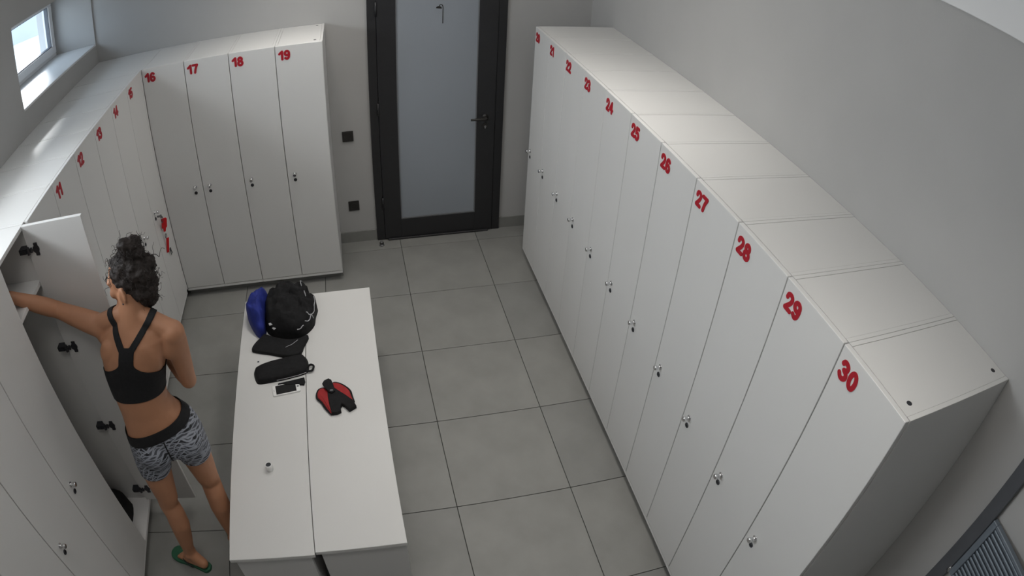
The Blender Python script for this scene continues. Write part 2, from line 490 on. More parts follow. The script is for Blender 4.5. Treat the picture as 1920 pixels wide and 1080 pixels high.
struct('wall_front', box_mesh('wall_front', (XWL, YF - .2, -.15), (XWR, YF, ZC + .2)), M['paint'])
struct('ceiling', box_mesh('ceiling', (XWL, YF, ZC), (XWR, 0, ZC + .2)), M['white_paint'])
struct('trim_1', box_mesh('upper_wall_band', (XWR - .022, YF, 2.687), (XWR, 0, ZC), .003), M['white_paint'])

# windows
def window(nm, y0, y1, WZ0=WZ0, WZ1=WZ1, sun_block=False):
    w = bpy.data.objects.new(nm, None); COL.objects.link(w); w['kind'] = 'structure'; w.location = (0, 0, 0)
    xg = -2.315; xb = xg - .06
    z0, z1 = WZ0 + .002, WZ1 - .001
    F = .035
    link('window_frame', boxes_mesh('window_frame', [((xb, y0, z0), (xg, y1, z0 + F)), ((xb, y0, z1 - F), (xg, y1, z1)),
         ((xb, y0, z0 + F), (xg, y0 + F, z1 - F)), ((xb, y1 - F, z0 + F), (xg, y1, z1 - F))], .003), w, m=M['pvc'])
    S = .058; a, b = y0 + F - .01, y1 - F + .01; c, d = z0 + F - .008, z1 - F + .008
    x0, x1 = xb + .014, xg + .016
    link('window_sash', boxes_mesh('window_sash', [((x0, a, c), (x1, b, c + S)), ((x0, a, d - S), (x1, b, d)),
         ((x0, a, c + S), (x1, a + S, d - S)), ((x0, b - S, c + S), (x1, b, d - S))], .004), w, m=M['pvc'])
    g = .006
    link('gasket', boxes_mesh('gasket', [((x0 + .02, a + S, c + S), (x1 - .01, b - S, c + S + g)), ((x0 + .02, a + S, d - S - g), (x1 - .01, b - S, d - S)),
         ((x0 + .02, a + S, c + S + g), (x1 - .01, a + S + g, d - S - g)), ((x0 + .02, b - S - g, c + S + g), (x1 - .01, b - S, d - S - g))]), w, m=M['gasket'])
    link('pane', box_mesh('pane', (x0 + .026, a + S - .004, c + S - .004), (x0 + .030, b - S + .004, d - S + .004)), w, m=M['glass'])
    link('window_sill', box_mesh('window_sill', (xg - .01, y0 + .001, WZ0 - .012), (XWL + .004, y1 - .001, WZ0 + .002), .003), w, m=M['sill'])
    if sun_block: link('sun_block_sheet', box_mesh('sun_block_sheet', (x0 + .034, a + .01, c + .01), (x0 + .038, b - .01, d - .01)), w, m=M['pvc'])  # unseen sheet added inside the pane to stop the sun beam
    bm = bmesh.new()
    ym = (y0 + y1) / 2
    bm_box(bm, (x1, ym - .014, d - .05), (x1 + .012, ym + .014, d + .012)); bm_box(bm, (x1 + .012, ym - .06, d - .03), (x1 + .03, ym + .012, d - .012))
    link('window_handle', to_mesh(bm, 'window_handle'), w, m=M['pvc'])
window('window_1', *W1)
window('window_added', *W2, V0, V1, sun_block=True)  # added window, never in view, houses the added daylight lamp

# outside: sunlit yard, a building in shade across it
struct('exterior_ground', box_mesh('exterior_ground', (-60, -50, -.5), (-2.47, 60, -.3)), M['ground'])
fa = bpy.data.objects.new('exterior_building', None); COL.objects.link(fa); fa['kind'] = 'structure'; fa.location = (-9.5, 16.5, -.3); fa.rotation_euler = (0, 0, radians(-61))
link('facade', boxes_mesh('facade', [((-8, -30, 0), (0, 12, 9))]), fa, m=M['facade'])
link('roof', box_mesh('roof', (-8.4, -30.4, 9), (.4, 12.4, 9.4)), fa, m=M['plinth'])

# baseboards: strips of floor tile
BH = .0945
def base(nm, lo, hi): struct(nm, box_mesh(nm, lo, hi, .001), M['tile'])
base('baseboard_back', (-.252 + .001, -.010, 0), (.034, 0, BH))
base('baseboard_back_right', (1.010, -.010, 0), (XWR, 0, BH))
base('baseboard_right', (XWR - .010, -.424, 0), (XWR, -.011, BH))
base('baseboard_right_near', (XWR - .010, YF, 0), (XWR, -3.83, BH))

# ------------------------------------------------------------------ door to the showers
def make_door():
    d = bpy.data.objects.new('door_1', None); COL.objects.link(d); d['kind'] = 'structure'
    d['label'] = 'dark framed door with a frosted glass panel and shower sign'
    x0, x1, zt = .036, 1.009, 2.12
    link('door_casing', boxes_mesh('door_casing', [((x0, -.022, 0), (x0 + .062, .02, zt)), ((x1 - .062, -.022, 0), (x1, .02, zt)), ((x0 + .062, -.022, zt - .062), (x1 - .062, .02, zt))], .002), d, m=M['anthracite'])
    lx0, lx1 = x0 + .064, x1 - .064
    gx0, gx1, gz0, gz1 = .231, .809, .179, 1.93
    leaf = link('door_leaf', boxes_mesh('door_leaf', [((lx0, -.030, .012), (gx0, .01, zt - .064)), ((gx1, -.030, .012), (lx1, .01, zt - .064)),
            ((gx0, -.030, .012), (gx1, .01, gz0)), ((gx0, -.030, gz1), (gx1, .01, zt - .064))], .0015), d, m=M['anthracite'])
    link('threshold', box_mesh('threshold', (lx0 + .02, -.045, .002), (lx1 - .03, -.030, .016), .002), d, m=M['anthracite'])
    link('glass_panel', box_mesh('glass_panel', (gx0, -.018, gz0), (gx1, -.006, gz1)), d, m=M['frosted'])
    e = .007
    link('glazing_bead', boxes_mesh('glazing_bead', [((gx0, -.026, gz0), (gx0 + e, -.018, gz1)), ((gx1 - e, -.026, gz0), (gx1, -.018, gz1)),
         ((gx0 + e, -.026, gz0), (gx1 - e, -.018, gz0 + e)), ((gx0 + e, -.026, gz1 - e), (gx1 - e, -.018, gz1))]), d, m=M['bead'])
    bm = bmesh.new()                                          # lever handle
    bm_tube(bm, [(.872, -.030, .984), (.872, -.036, .984)], [.024, .024], 20)
    bm_tube(bm, [(.872, -.034, .984), (.872, -.074, .984)], [.010, .010], 12)
    bm_tube(bm, [(.880, -.074, .984), (.868, -.077, .984), (.80, -.078, .984), (.757, -.076, .983)], [.0095, .0105, .010, .008], 12)
    link('door_handle', to_mesh(bm, 'door_handle', True), d, m=M['black_plastic'])
    bm = bmesh.new()                                          # lock cylinder
    bm_tube(bm, [(.872, -.030, .915), (.872, -.038, .915)], [.020, .020], 20)
    link('lock_rosette', to_mesh(bm, 'lock_rosette'), d, m=M['black_plastic'])
    bm = bmesh.new(); bm_tube(bm, [(.872, -.036, .912), (.872, -.044, .912)], [.008, .008], 14); bm_box(bm, (.868, -.043, .896), (.876, -.037, .912))
    link('lock_cylinder', to_mesh(bm, 'lock_cylinder'), d, m=M['steel'])
    bm = bmesh.new()                                          # shower sign: pole, bent arm, head
    y = -.0195
    for a, b in zip(spline([(.556, y, 1.715), (.556, y, 1.80), (.556, y, 1.835), (.549, y, 1.852), (.536, y, 1.853), (.530, y, 1.843)], 4, False)[:-1],
                    spline([(.556, y, 1.715), (.556, y, 1.80), (.556, y, 1.835), (.549, y, 1.852), (.536, y, 1.853), (.530, y, 1.843)], 4, False)[1:]):
        w = .0028; t = (b - a).normalized(); s = Vector((t.z, 0, -t.x)) * w
        q = [a - s, a + s, b + s, b - s]
        lo = [bm.verts.new(p) for p in q]; hi = [bm.verts.new(p + Vector((0, .0015, 0))) for p in q]
        bm.faces.new(lo); bm.faces.new(hi[::-1])
        for k in range(4): bm.faces.new((lo[k], hi[k], hi[(k + 1) % 4], lo[(k + 1) % 4]))
    hp = [(-.020, 0), (-.019, .008), (-.012, .015), (0, .018), (.012, .015), (.019, .008), (.020, 0)]
    ang = radians(-8)
    lo = [bm.verts.new((.528 + u * cos(ang) - v * sin(ang), y, 1.826 + u * sin(ang) + v * cos(ang))) for u, v in hp]
    hi = [bm.verts.new(v.co + Vector((0, .0015, 0))) for v in lo]
    bm.faces.new(lo); bm.faces.new(hi[::-1])
    for k in range(7): bm.faces.new((lo[k], hi[k], hi[(k + 1) % 7], lo[(k + 1) % 7]))
    link('shower_sign', to_mesh(bm, 'shower_sign'), d, m=M['black_plastic'])
    for z in (.28, 1.05, 1.8):
        bm = bmesh.new(); bm_tube(bm, [(lx0 - .004, -.034, z), (lx0 - .004, -.034, z + .10)], [.008, .008], 12)
        link('door_hinge', to_mesh(bm, 'door_hinge', True), d, m=M['anthracite'])
make_door()

# sockets on the back wall
def socket(z, x, label):
    s = empty('wall_socket', label, 'socket', (x, 0, z), 0, 'black sockets beside the door')
    link('cover_plate', box_mesh('cover_plate', (-.041, -.010, -.041), (.041, -.0005, .041), .003, 2), s, m=M['black_plastic'])
    bm = bmesh.new(); n = 24
    A = [bm.verts.new((.0205 * cos(2 * pi * k / n), -.0105, .0205 * sin(2 * pi * k / n))) for k in range(n)]
    B = [bm.verts.new((.0195 * cos(2 * pi * k / n), -.0025, .0195 * sin(2 * pi * k / n))) for k in range(n)]
    O = [bm.verts.new((.024 * cos(2 * pi * k / n), -.0118, .024 * sin(2 * pi * k / n))) for k in range(n)]
    O2 = [bm.verts.new((.025 * cos(2 * pi * k / n), -.0095, .025 * sin(2 * pi * k / n))) for k in range(n)]
    for P, Q in ((O2, O), (O, A), (A, B)):
        for k in range(n): bm.faces.new((P[k], P[(k + 1) % n], Q[(k + 1) % n], Q[k]))
    bm.faces.new(B)
    link('socket_well', to_mesh(bm, 'socket_well'), s, m=M['black_plastic'])
socket(.905, -.134, 'upper black square wall socket left of the dark door')
socket(.324, -.128, 'lower black square wall socket near the baseboard by the door')

# door stopper on the floor
ds = empty('door_stopper', 'small steel and rubber door stopper on the floor by the door', 'door stopper', (.062, -.099, 0))
link('stopper_base', lathe_mesh('stopper_base', [(.019, .0), (.019, .006), (.013, .010), (.011, .026), (.012, .028)]), ds, m=M['steel'])
link('rubber_ring', lathe_mesh('rubber_ring', [(.012, .016), (.0165, .017), (.0165, .025), (.012, .026)]), ds, m=M['black_plastic'])
link('stopper_cap', lathe_mesh('stopper_cap', [(.012, .028), (.012, .034), (.006, .037), (.001, .0375)]), ds, m=M['steel'])

# ------------------------------------------------------------------ lockers
_cache = {}
def cached(key, fn):
    if key not in _cache: _cache[key] = fn()
    return _cache[key]

KNOB = lathe_mesh('lock_knob', [(.0125, 0), (.0125, .003), (.0075, .005), (.007, .016), (.0105, .019), (.0112, .028), (.0095, .0315), (.001, .032)], 18, 'y')
KNOB.materials.append(M['chrome'])
def keyhole_mesh():
    bm = bmesh.new()
    n = 18
    rings = [[bm.verts.new((r * cos(2 * pi * k / n), -h, r * sin(2 * pi * k / n))) for k in range(n)] for r, h in ((.0115, 0), (.0115, .003), (.0095, .0045), (.0068, .0045), (.0065, .0025))]
    for A, B in zip(rings, rings[1:]):
        for k in range(n): bm.faces.new((A[k], A[(k + 1) % n], B[(k + 1) % n], B[k]))
    bm.faces.new(rings[-1]); bm_box(bm, (-.0012, -.0042, -.005), (.0012, -.002, .005))
    me = to_mesh(bm, 'keyhole'); me.materials.append(M['dark_metal']); return me
KEYHOLE = keyhole_mesh()

def add_number(door, txt, W):
    me = cached('n' + txt, lambda: digits_mesh(txt, .066))
    o = link('number', me, door, (.022, -.0002, 1.682), (pi / 2, 0, 0), M['red_digit'])
    o['label'] = 'red stick-on number ' + txt
    return o

TH = .018
def make_locker(W, D, loc, rz, label, number=None, lock='left', group=None, opened=False, holes=False, shelf=False):
    r = empty('locker', label, 'locker', loc, rz, group)
    k = (round(W, 4), round(D, 4))
    sp = cached(('side', k), lambda: box_mesh('side_panel', (.0006, .0205, .060), (.0165, D, HT), .0008))
    link('side_panel', sp, r, m=M['laminate'])
    s2 = link('side_panel', sp, r, (W - .0171, 0, 0))
    link('top_panel', cached(('top', k), lambda: box_mesh('top_panel', (.0170, .0205, HT - .018), (W - .0175, D, HT - .0012), .0008)), r, m=M['laminate'])
    link('bottom_panel', cached(('bot', k), lambda: boxes_mesh('bottom_panel', [((.0170, .0205, .060), (W - .0175, D, .078)), ((.0008, .0012, .060), (W - .0008, .0203, .079))])), r, m=M['edge'])
    link('back_panel', cached(('back', k), lambda: box_mesh('back_panel', (.0170, D - .008, .078), (W - .0175, D - .0005, HT - .018))), r, m=M['inner'])
    link('plinth', cached(('pl', k), lambda: box_mesh('plinth', (.0005, .050, .0005), (W - .0005, .066, .060))), r, m=M['plinth'])
    if not opened:
        dm = cached(('door', k), lambda: box_mesh('door', (.0022, 0, .083), (W - .0022, TH, HT), .0014))
        door = link('door', dm, r, m=M['laminate'])
        if number: add_number(door, number, W)
        lx = .050 if lock == 'left' else W - .058
        link('lock_knob', KNOB, door, (lx, 0, .892)); link('keyhole', KEYHOLE, door, (lx, 0, .847))
    else:
        hx = W - .0375                                  # hung on the right, swung square into the room
        dm = box_mesh('door', (-TH, -.286, .083), (0, .0175, HT), .0012)
        door = link('door', dm, r, (hx + TH, 0, 0), m=M['laminate'])
        # on the outer face (turned away from the open locker)
        me = cached('n' + number, lambda: digits_mesh(number, .066))
        link('number', me, door, (.0002, -.278, 1.680), (pi / 2, 0, pi / 2), M['red_digit'])['label'] = 'red stick-on number ' + number
        link('lock_knob', KNOB, door, (0, -.245, .892), (0, 0, pi / 2)); link('keyhole', KEYHOLE, door, (0, -.245, .847), (0, 0, pi / 2))
        bm = bmesh.new()                               # cup hinge: plate and arm in the carcass, knuckle, cup on the door
        x = hx
        bm_box(bm, (x - .014, .024, -.011), (x + .020, .062, .011))
        bm_box(bm, (x - .018, .030, -.007), (x - .012, .056, .007))
        bm_tube(bm, [(x - .010, .014, -.016), (x - .010, .014, .016)], [.008, .008], 10)
        bm_box(bm, (x - .012, .0, -.007), (x - .004, .028, .007))
        bm_tube(bm, [(x - .006, -.002, -.010), (x - .006, -.002, .010)], [.006, .006], 10)
        bm_tube(bm, [(x - .0045, -.026, 0), (x - .0002, -.026, 0)], [.0175, .0175], 18)
        bm_box(bm, (x - .006, -.038, -.028), (x - .0002, -.020, .028))
        hm = to_mesh(bm, 'hinge'); hm.materials.append(M['dark_metal'])
        for z in (1.672, 1.175, .680, .180): link('hinge', hm, r, (0, 0, z))
    if shelf:
        link('shelf', box_mesh('shelf', (.0175, .022, 1.500), (W - .0180, D - .009, 1.518), .0008), r, m=M['edge'])
    if holes:
        for (hx_, hy) in holes:
            h = lathe_mesh('cable_hole', [(.009, -.002), (.009, .0005), (.0078, .0008)], 16)
            link('cable_hole', h, r, (hx_, hy, HT - .0012), m=M['dark_metal'])
    return r

ORD = ['first', 'second', 'third', 'fourth', 'fifth', 'sixth', 'seventh', 'eighth', 'ninth', 'tenth', 'eleventh']
WR = .3088
for k in range(11):
    n = 20 + k
    make_locker(WR, XWR - XR - .001, (XR, -.4242 - k * WR, 0), -pi / 2, 'white locker marked %d, %s from the door end of the right-hand row' % (n, ORD[k]), str(n),
                group='white lockers along the right wall', holes=[(WR - .055, .061), (WR - .055, .497)] if n == 30 else False)
WB = .300
for k in range(4):
    n = 16 + k
    make_locker(WB, -YB - .001, (XL + k * WB, YB, 0), 0, 'white locker marked %d, %s from the corner on the back wall' % (n, ORD[k]), str(n), lock='right' if n == 16 else 'left',
                group='white lockers on the back wall', holes=[(WB - .05, .06), (WB - .05, .45)] if n == 19 else False)
WLf = .3055
left_labels = {10: 'white locker just behind the open locker door, showing no number', 8: 'closed white locker just this side of the open one, lower left',
               7: 'white locker two places this side of the open one', 6: 'white locker at the near end of the left row, bottom left corner'}
Y15 = -.525
for k in range(10):
    n = 15 - k
    y0 = Y15 - (k + 1) * WLf
    lab = left_labels.get(n, 'white locker marked %d, %s from the corner in the left-hand row' % (n, ORD[k]))
    if n == 15: lab = 'white locker marked 15 with red-tagged keys hanging in its lock'
    if n == 9: lab = 'open white locker the woman is reaching into, its door swung out'
    make_locker(WLf, XL - XWL - .001, (XL, y0, 0), pi / 2, lab, None if n == 10 else str(n), group='white lockers along the left wall', opened=(n == 9), shelf=(n == 9))

cf = empty('corner_filler', 'blank white panel closing the corner between the left lockers and locker 16', 'panel', (XL, Y15, 0))
link('front_strip', box_mesh('front_strip', (-.018, .001, .083), (0, -Y15 + YB - .001, HT), .001), cf, m=M['laminate'])
link('top_panel', boxes_mesh('top_panel', [((XWL - XL + .001, .0006, HT - .018), (-.0190, -Y15 - .001, HT - .0005)), ((-.0190, -Y15 + YB + .0005, HT - .018), (.0004, -Y15 - .001, HT - .0005))]), cf, m=M['laminate'])

# a dark bag and a hanging dark garment inside the open locker
Y9 = Y15 - 7 * WLf
b = tag(link('bag', pillow('bag', [(-1.86, Y9 + .05), (-1.86, Y9 + .25), (-1.66, Y9 + .255), (-1.56, Y9 + .24), (-1.555, Y9 + .07), (-1.66, Y9 + .045)], .20, wrinkle=.012, seed=4, z0=.079), m=M['black_cloth']),
        'dark bag lying at the bottom of the open locker', 'bag')

# ------------------------------------------------------------------ benches
def bench(x0, x1, y0, y1, label, H=.45):
    r = empty('bench', label, 'bench', (0, 0, 0), 0, 'white benches pushed together in the middle')
    link('seat_board', box_mesh('seat_board', (x0 + .0012, y0, H - .022), (x1 - .0012, y1, H), .0015), r, m=M['laminate'])
    e = .018
    for ya in (y0 + .012, y1 - .030):
        link('end_panel', box_mesh('end_panel', (x0 + .022, ya, .002), (x1 - (.006 if x1 > -.3 else .022), ya + e, H - .0225), .001), r, m=M['inner'])
    link('front_panel', box_mesh('front_panel', (x0 + .022, y0 + .031, .002), (x0 + .022 + e, y1 - .031, H - .0225), .001), r, m=M['inner'])
    xr = x1 - (.006 if x1 > -.3 else .022)
    link('rear_panel', box_mesh('rear_panel', (xr - e, y0 + .031, .002), (xr, y1 - .031, H - .0225), .001), r, m=M['inner'])
    return r
BH_ = .45
bench(-.8475, -.4655, -3.018, -1.241, 'left white bench, with the clothes, the phone and the small jar')
bench(-.4645, -.0735, -3.006, -1.236, 'right white bench, with the red and black pad on it')

# --- things on the benches
def on(me):
    return BVHTree.FromPolygons([v.co for v in me.vertices], [p.vertices[:] for p in me.polygons])
def drop(bvh, x, y, lift=.0015):
    h = bvh.ray_cast(Vector((x, y, 3)), Vector((0, 0, -1)))
    return Vector((x, y, (h[0].z if h[0] else BH_) + lift))

blue = pillow('blue_bag', [(-.800, -1.300), (-.745, -1.262), (-.700, -1.255), (-.686, -1.31), (-.694, -1.42), (-.694, -1.52), (-.700, -1.590), (-.742, -1.590), (-.792, -1.49), (-.822, -1.38)],
              .150, wrinkle=.026, wscale=13, seed=2, z0=BH_, rings=18, n=6)
bo = tag(link('gym_bag', blue, m=M['blue_cloth']), 'blue cloth bag at the far left corner of the bench, half under a black jacket', 'bag')
jk = pillow('black_jacket', [(-.690, -1.285), (-.645, -1.242), (-.600, -1.225), (-.530, -1.252), (-.470, -1.222), (-.440, -1.275), (-.425, -1.340), (-.440, -1.372), (-.392, -1.395), (-.404, -1.475),
            (-.412, -1.540), (-.445, -1.595), (-.500, -1.640), (-.560, -1.640), (-.630, -1.612), (-.692, -1.55), (-.702, -1.40)], .165, wrinkle=.040, wscale=15, seed=9, z0=BH_, rings=20, n=6)
jo = tag(link('jacket', jk, m=M['black_cloth']), 'crumpled black jacket with pale piping heaped over the blue bag', 'jacket')
bv = on(jk)
pl = []
for L in ([(-.400, -1.405), (-.399, -1.43), (-.404, -1.46), (-.416, -1.515), (-.430, -1.56), (-.455, -1.590)], [(-.466, -1.607), (-.485, -1.622), (-.503, -1.630)], [(-.444, -1.555), (-.413, -1.522)],
          [(-.455, -1.375), (-.452, -1.395), (-.446, -1.421)], [(-.470, -1.285), (-.476, -1.31), (-.470, -1.335)]):
    pl.append([drop(bv, p.x, p.y, .0035) for p in spline([(x, y, 0) for x, y in L], 8, False)])
link('piping', wire_mesh('piping', pl, .0030), jo, m=M['piping'])
for (x, y, a) in ((-.652, -1.584, .4), (-.634, -1.600, .8)):
    p = drop(bv, x, y, -.001)
    link('buckle', box_mesh('buckle', (-.013, -.009, 0), (.013, .009, .006), .002, 2), jo, p, (0.1, .15, a), M['piping'])

cl = slab('folded_trousers', [(-.715, -1.600), (-.700, -1.585), (-.640, -1.622), (-.562, -1.652), (-.500, -1.652), (-.458, -1.632), (-.446, -1.648), (-.470, -1.71), (-.497, -1.780), (-.575, -1.785), (-.66, -1.752), (-.752, -1.720), (-.772, -1.700), (-.755, -1.655)], BH_, BH_ + .022, .008, 4, True)
co = tag(link('folded_trousers', cl, m=M['black_cloth']), 'folded black garment lying in front of the jacket', 'clothing')
link('fold', wire_mesh('fold', [[Vector((x, y, BH_ + .0225)) for x, y in L] for L in ([(-.575, -1.722), (-.54, -1.705), (-.505, -1.672)], )], .0016), co, m=M['piping'])

pc = pillow('pouch', [(-.752, -1.880), (-.735, -1.850), (-.652, -1.816), (-.577, -1.802), (-.500, -1.790), (-.466, -1.796), (-.449, -1.850), (-.456, -1.918), (-.538, -1.945), (-.619, -1.960), (-.712, -1.968), (-.738, -1.945)],
            .042, wrinkle=.004, wscale=16, seed=5, z0=BH_, rings=12, power=3)
po = tag(link('pouch', pc, m=M['black_cloth']), 'long black padded pouch with a loop at its right end', 'pouch')
lp = spline([(-.456, -1.885, BH_ + .012), (-.436, -1.872, BH_ + .014), (-.420, -1.886, BH_ + .014), (-.430, -1.915, BH_ + .012), (-.458, -1.918, BH_ + .012)], 6, False)
link('loop', wire_mesh('loop', [lp], .006, 8), po, m=M['black_cloth'])
link('edge_piping', wire_mesh('edge_piping', [[Vector((x, y, BH_ + z)) for x, y, z in ((-.62, -1.962, .012), (-.56, -1.955, .014), (-.50, -1.943, .015), (-.46, -1.925, .012))]], .0016), po, m=M['piping'])

so = tag(link('strap', slab('strap', [(-.615, -1.984), (-.545, -1.972), (-.472, -1.958), (-.468, -1.985), (-.474, -2.010), (-.505, -2.003), (-.56, -1.998)], BH_, BH_ + .012, .003), m=M['black_cloth']),
         'short black strap sticking out behind the white phone', 'strap')
# phone
ph = empty('phone', 'white smartphone lying face up beside the black pouch', 'phone', (-.570, -2.024, BH_), radians(8))
ph.scale = (1.1, 1.14, 1)
link('body', slab('phone_body', [(x, y) for x, y in spline([(-.066, -.030, 0), (-.060, -.0335, 0), (.060, -.0335, 0), (.066, -.030, 0), (.067, .028, 0), (.060, .0335, 0), (-.060, .0335, 0), (-.067, .028, 0)], 3)] if False else
     [(-.0665, -.028), (-.062, -.0325), (.062, -.0325), (.0665, -.028), (.0665, .028), (.062, .0325), (-.062, .0325), (-.0665, .028)], 0.0005, .0085, .0015), ph, m=M['white_plastic'])
link('screen', box_mesh('screen', (-.050, -.0275, .0083), (.048, .0275, .0088)), ph, m=M['screen'])
link('home_button', lathe_mesh('home_button', [(.0055, .0083), (.0055, .0088), (.0045, .0088), (.004, .0086)], 16), ph, (.0575, 0, 0), m=M['bead'])
link('earpiece', box_mesh('earpiece', (-.0600, -.006, .0083), (-.0585, .006, .0088)), ph, m=M['gasket'])
# red and black pad
pd = empty('padded_strap', 'red and black butterfly-shaped neoprene pad on the right bench', 'pad', (0, 0, BH_))
link('wing', slab('wing', [(-.404, -2.085), (-.392, -2.062), (-.368, -2.058), (-.350, -2.085), (-.338, -2.15), (-.338, -2.236), (-.362, -2.195), (-.384, -2.148), (-.404, -2.118)], .0005, .018, .006, 3, True), pd, m=M['red_cloth'])
link('wing', slab('wing', [(-.335, -2.045), (-.318, -2.027), (-.290, -2.036), (-.262, -2.062), (-.243, -2.090), (-.236, -2.120), (-.230, -2.165), (-.27, -2.125), (-.31, -2.085)], .0005, .018, .006, 3, True), pd, m=M['red_cloth'])
def rim(P, z): 
    L = spline([(x, y, z) for x, y in P], 4, False)
    return L
link('wing_binding', wire_mesh('wing_binding', [rim([(-.352, -2.066), (-.372, -2.054), (-.396, -2.060), (-.408, -2.088), (-.407, -2.120), (-.386, -2.150), (-.364, -2.197), (-.338, -2.238)], .008),
      rim([(-.330, -2.036), (-.317, -2.022), (-.288, -2.032), (-.258, -2.060), (-.238, -2.090), (-.232, -2.125), (-.224, -2.170)], .008)], .006, 8), pd, m=M['black_cloth'])
link('body', slab('pad_body', [(-.352, -2.070), (-.325, -2.055), (-.300, -2.085), (-.262, -2.125), (-.228, -2.165), (-.213, -2.206), (-.249, -2.228), (-.270, -2.196), (-.284, -2.184), (-.292, -2.200), (-.290, -2.228),
      (-.312, -2.238), (-.337, -2.238), (-.346, -2.185), (-.352, -2.125)], .0005, .024, .005), pd, m=M['black_cloth'])
link('tab', slab('tab', [(-.376, -2.040), (-.366, -2.020), (-.342, -2.008), (-.328, -2.020), (-.318, -2.060), (-.312, -2.100), (-.326, -2.112), (-.342, -2.105), (-.362, -2.075)], .0245, .034, .003), pd, m=M['black_cloth'])
link('badge', box_mesh('badge', (-.337, -2.101, .0338), (-.322, -2.092, .0345)), pd, m=M['bead'])
# small jar
jr = empty('jar', 'small white round container with a dark top near the end of the bench', 'container', (-.652, -2.535, BH_))
link('body', lathe_mesh('jar_body', [(.016, .0005), (.0175, .002), (.0175, .034), (.016, .037), (.0135, .0372), (.0132, .033)], 24), jr, m=M['white_plastic'])
link('lid', lathe_mesh('jar_lid', [(.0130, .030), (.0130, .0345), (.010, .0352), (.002, .0353)], 20), jr, m=M['dark_metal'])
tag(link('crumb', lathe_mesh('crumb', [(.003, 0), (.006, .002), (.004, .004), (.001, .005)], 8), None, (-.732, -1.793, BH_), m=M['gasket']), 'tiny grey crumb on the bench left of the pouch', 'crumb')

# ------------------------------------------------------------------ keys hanging in locker 15
ky = empty('key_set', 'two red-tagged keys hanging from the lock of locker 15', 'keys', (XL, -.755, .847))
x = .012
link('key', boxes_mesh('key', [((.004, -.0012, -.008), (.026, .0012, .008)), ((.026, -.0012, -.012), (.040, .0012, .012))], .0006), ky, m=M['steel'])
def ring(c, R, r, n=18, ax='x'):
    P = [Vector(c) + Vector((0, R * cos(2 * pi * k / n), R * sin(2 * pi * k / n))) for k in range(n + 1)]
    return P
link('key_ring', wire_mesh('key_ring', [ring((.034, .004, -.028), .021, .002)], .0026), ky, m=M['dark_metal'])
link('key_ring', wire_mesh('key_ring', [ring((.020, .040, -.175), .016, .002)], .0026), ky, m=M['dark_metal'])
tg = slab('tag', [(-.020, -.060), (.014, -.060), (.019, -.050), (.019, .002), (.014, .010), (-.018, .010), (-.023, .002), (-.023, -.050)], -.004, .004, .002)
o = link('tag', tg, ky, (.036, .045, -.052), (pi / 2, .22, .75), M['red_tag'])
tg2 = slab('tag_neck', [(-.009, -.085), (.007, -.085), (.010, -.058), (-.012, -.058)], -.003, .003, .001)
link('tag_neck', tg2, ky, (.036, .045, -.052), (pi / 2, .22, .75), M['red_tag'])
ts = slab('strap', [(-.009, -.105), (.009, -.105), (.011, .0), (-.011, .0)], -.003, .003, .001)
link('strap', ts, ky, (.026, .045, -.192), (pi / 2, .24, .8), M['red_tag'])
for a in (-.10, .16):
    bm = bmesh.new()
    c = Vector((.012 + .004 * (a > 0), .070, -.290)); d = Vector((0, sin(.24 + a), -cos(.24 + a))); s = Vector((0, d.z, -d.y))
    for (t0, t1, w) in ((0, .022, .009), (.022, .058, .0045)):
        q = [c + d * t0 + s * w, c + d * t1 + s * w * .9, c + d * t1 - s * w * .9, c + d * t0 - s * w]
        lo = [bm.verts.new(p) for p in q]; hi = [bm.verts.new(p + Vector((.0022, 0, 0))) for p in q]
        bm.faces.new(lo); bm.faces.new(hi[::-1])
        for k in range(4): bm.faces.new((lo[k], hi[k], hi[(k + 1) % 4], lo[(k + 1) % 4]))
    link('key', to_mesh(bm, 'spare_key'), ky, m=M['dark_metal'])

# ------------------------------------------------------------------ near right: dark upright and louvred panel
struct('trim_2', box_mesh('dark_upright', (XWR - .025, -4.098, 0), (XWR, -4.040, 2.45), .003), M['dark_trim'])
lv = empty('ventilation_grille', 'blue grey ribbed metal grille on the right wall, bottom right corner', 'grille', (XWR - .016, -4.102, 1.115), radians(-6))
Ww, Hh = .42, .305
link('frame', boxes_mesh('grille_frame', [((-.012, -.026, 0), (.010, 0, Hh)), ((-.012, -Ww, 0), (.010, -Ww + .026, Hh)), ((-.012, -Ww + .026, Hh - .014), (.010, -.026, Hh)), ((-.012, -Ww + .026, 0), (.010, -.026, .014))], .002), lv, m=M['slate_metal'])
link('backing', box_mesh('backing', (.002, -Ww + .026, .014), (.009, -.026, Hh - .014)), lv, m=M['slate_metal'])
sl = boxes_mesh('slat', [((-.005, -Ww + .027, -.0065), (.002, -.027, .0065))], .0022)
sl.materials.append(M['slate_metal'])
for k in range(14):
    link('slat', sl, lv, (-.003, 0, .0245 + k * .0197), (0, radians(-20), 0))
hm = lathe_mesh('hinge_pin', [(.008, 0), (.008, .02), (.006, .024), (.001, .025)], 14)
link('hinge_pin', hm, lv, (-.012, .004, .002), m=M['chrome'])

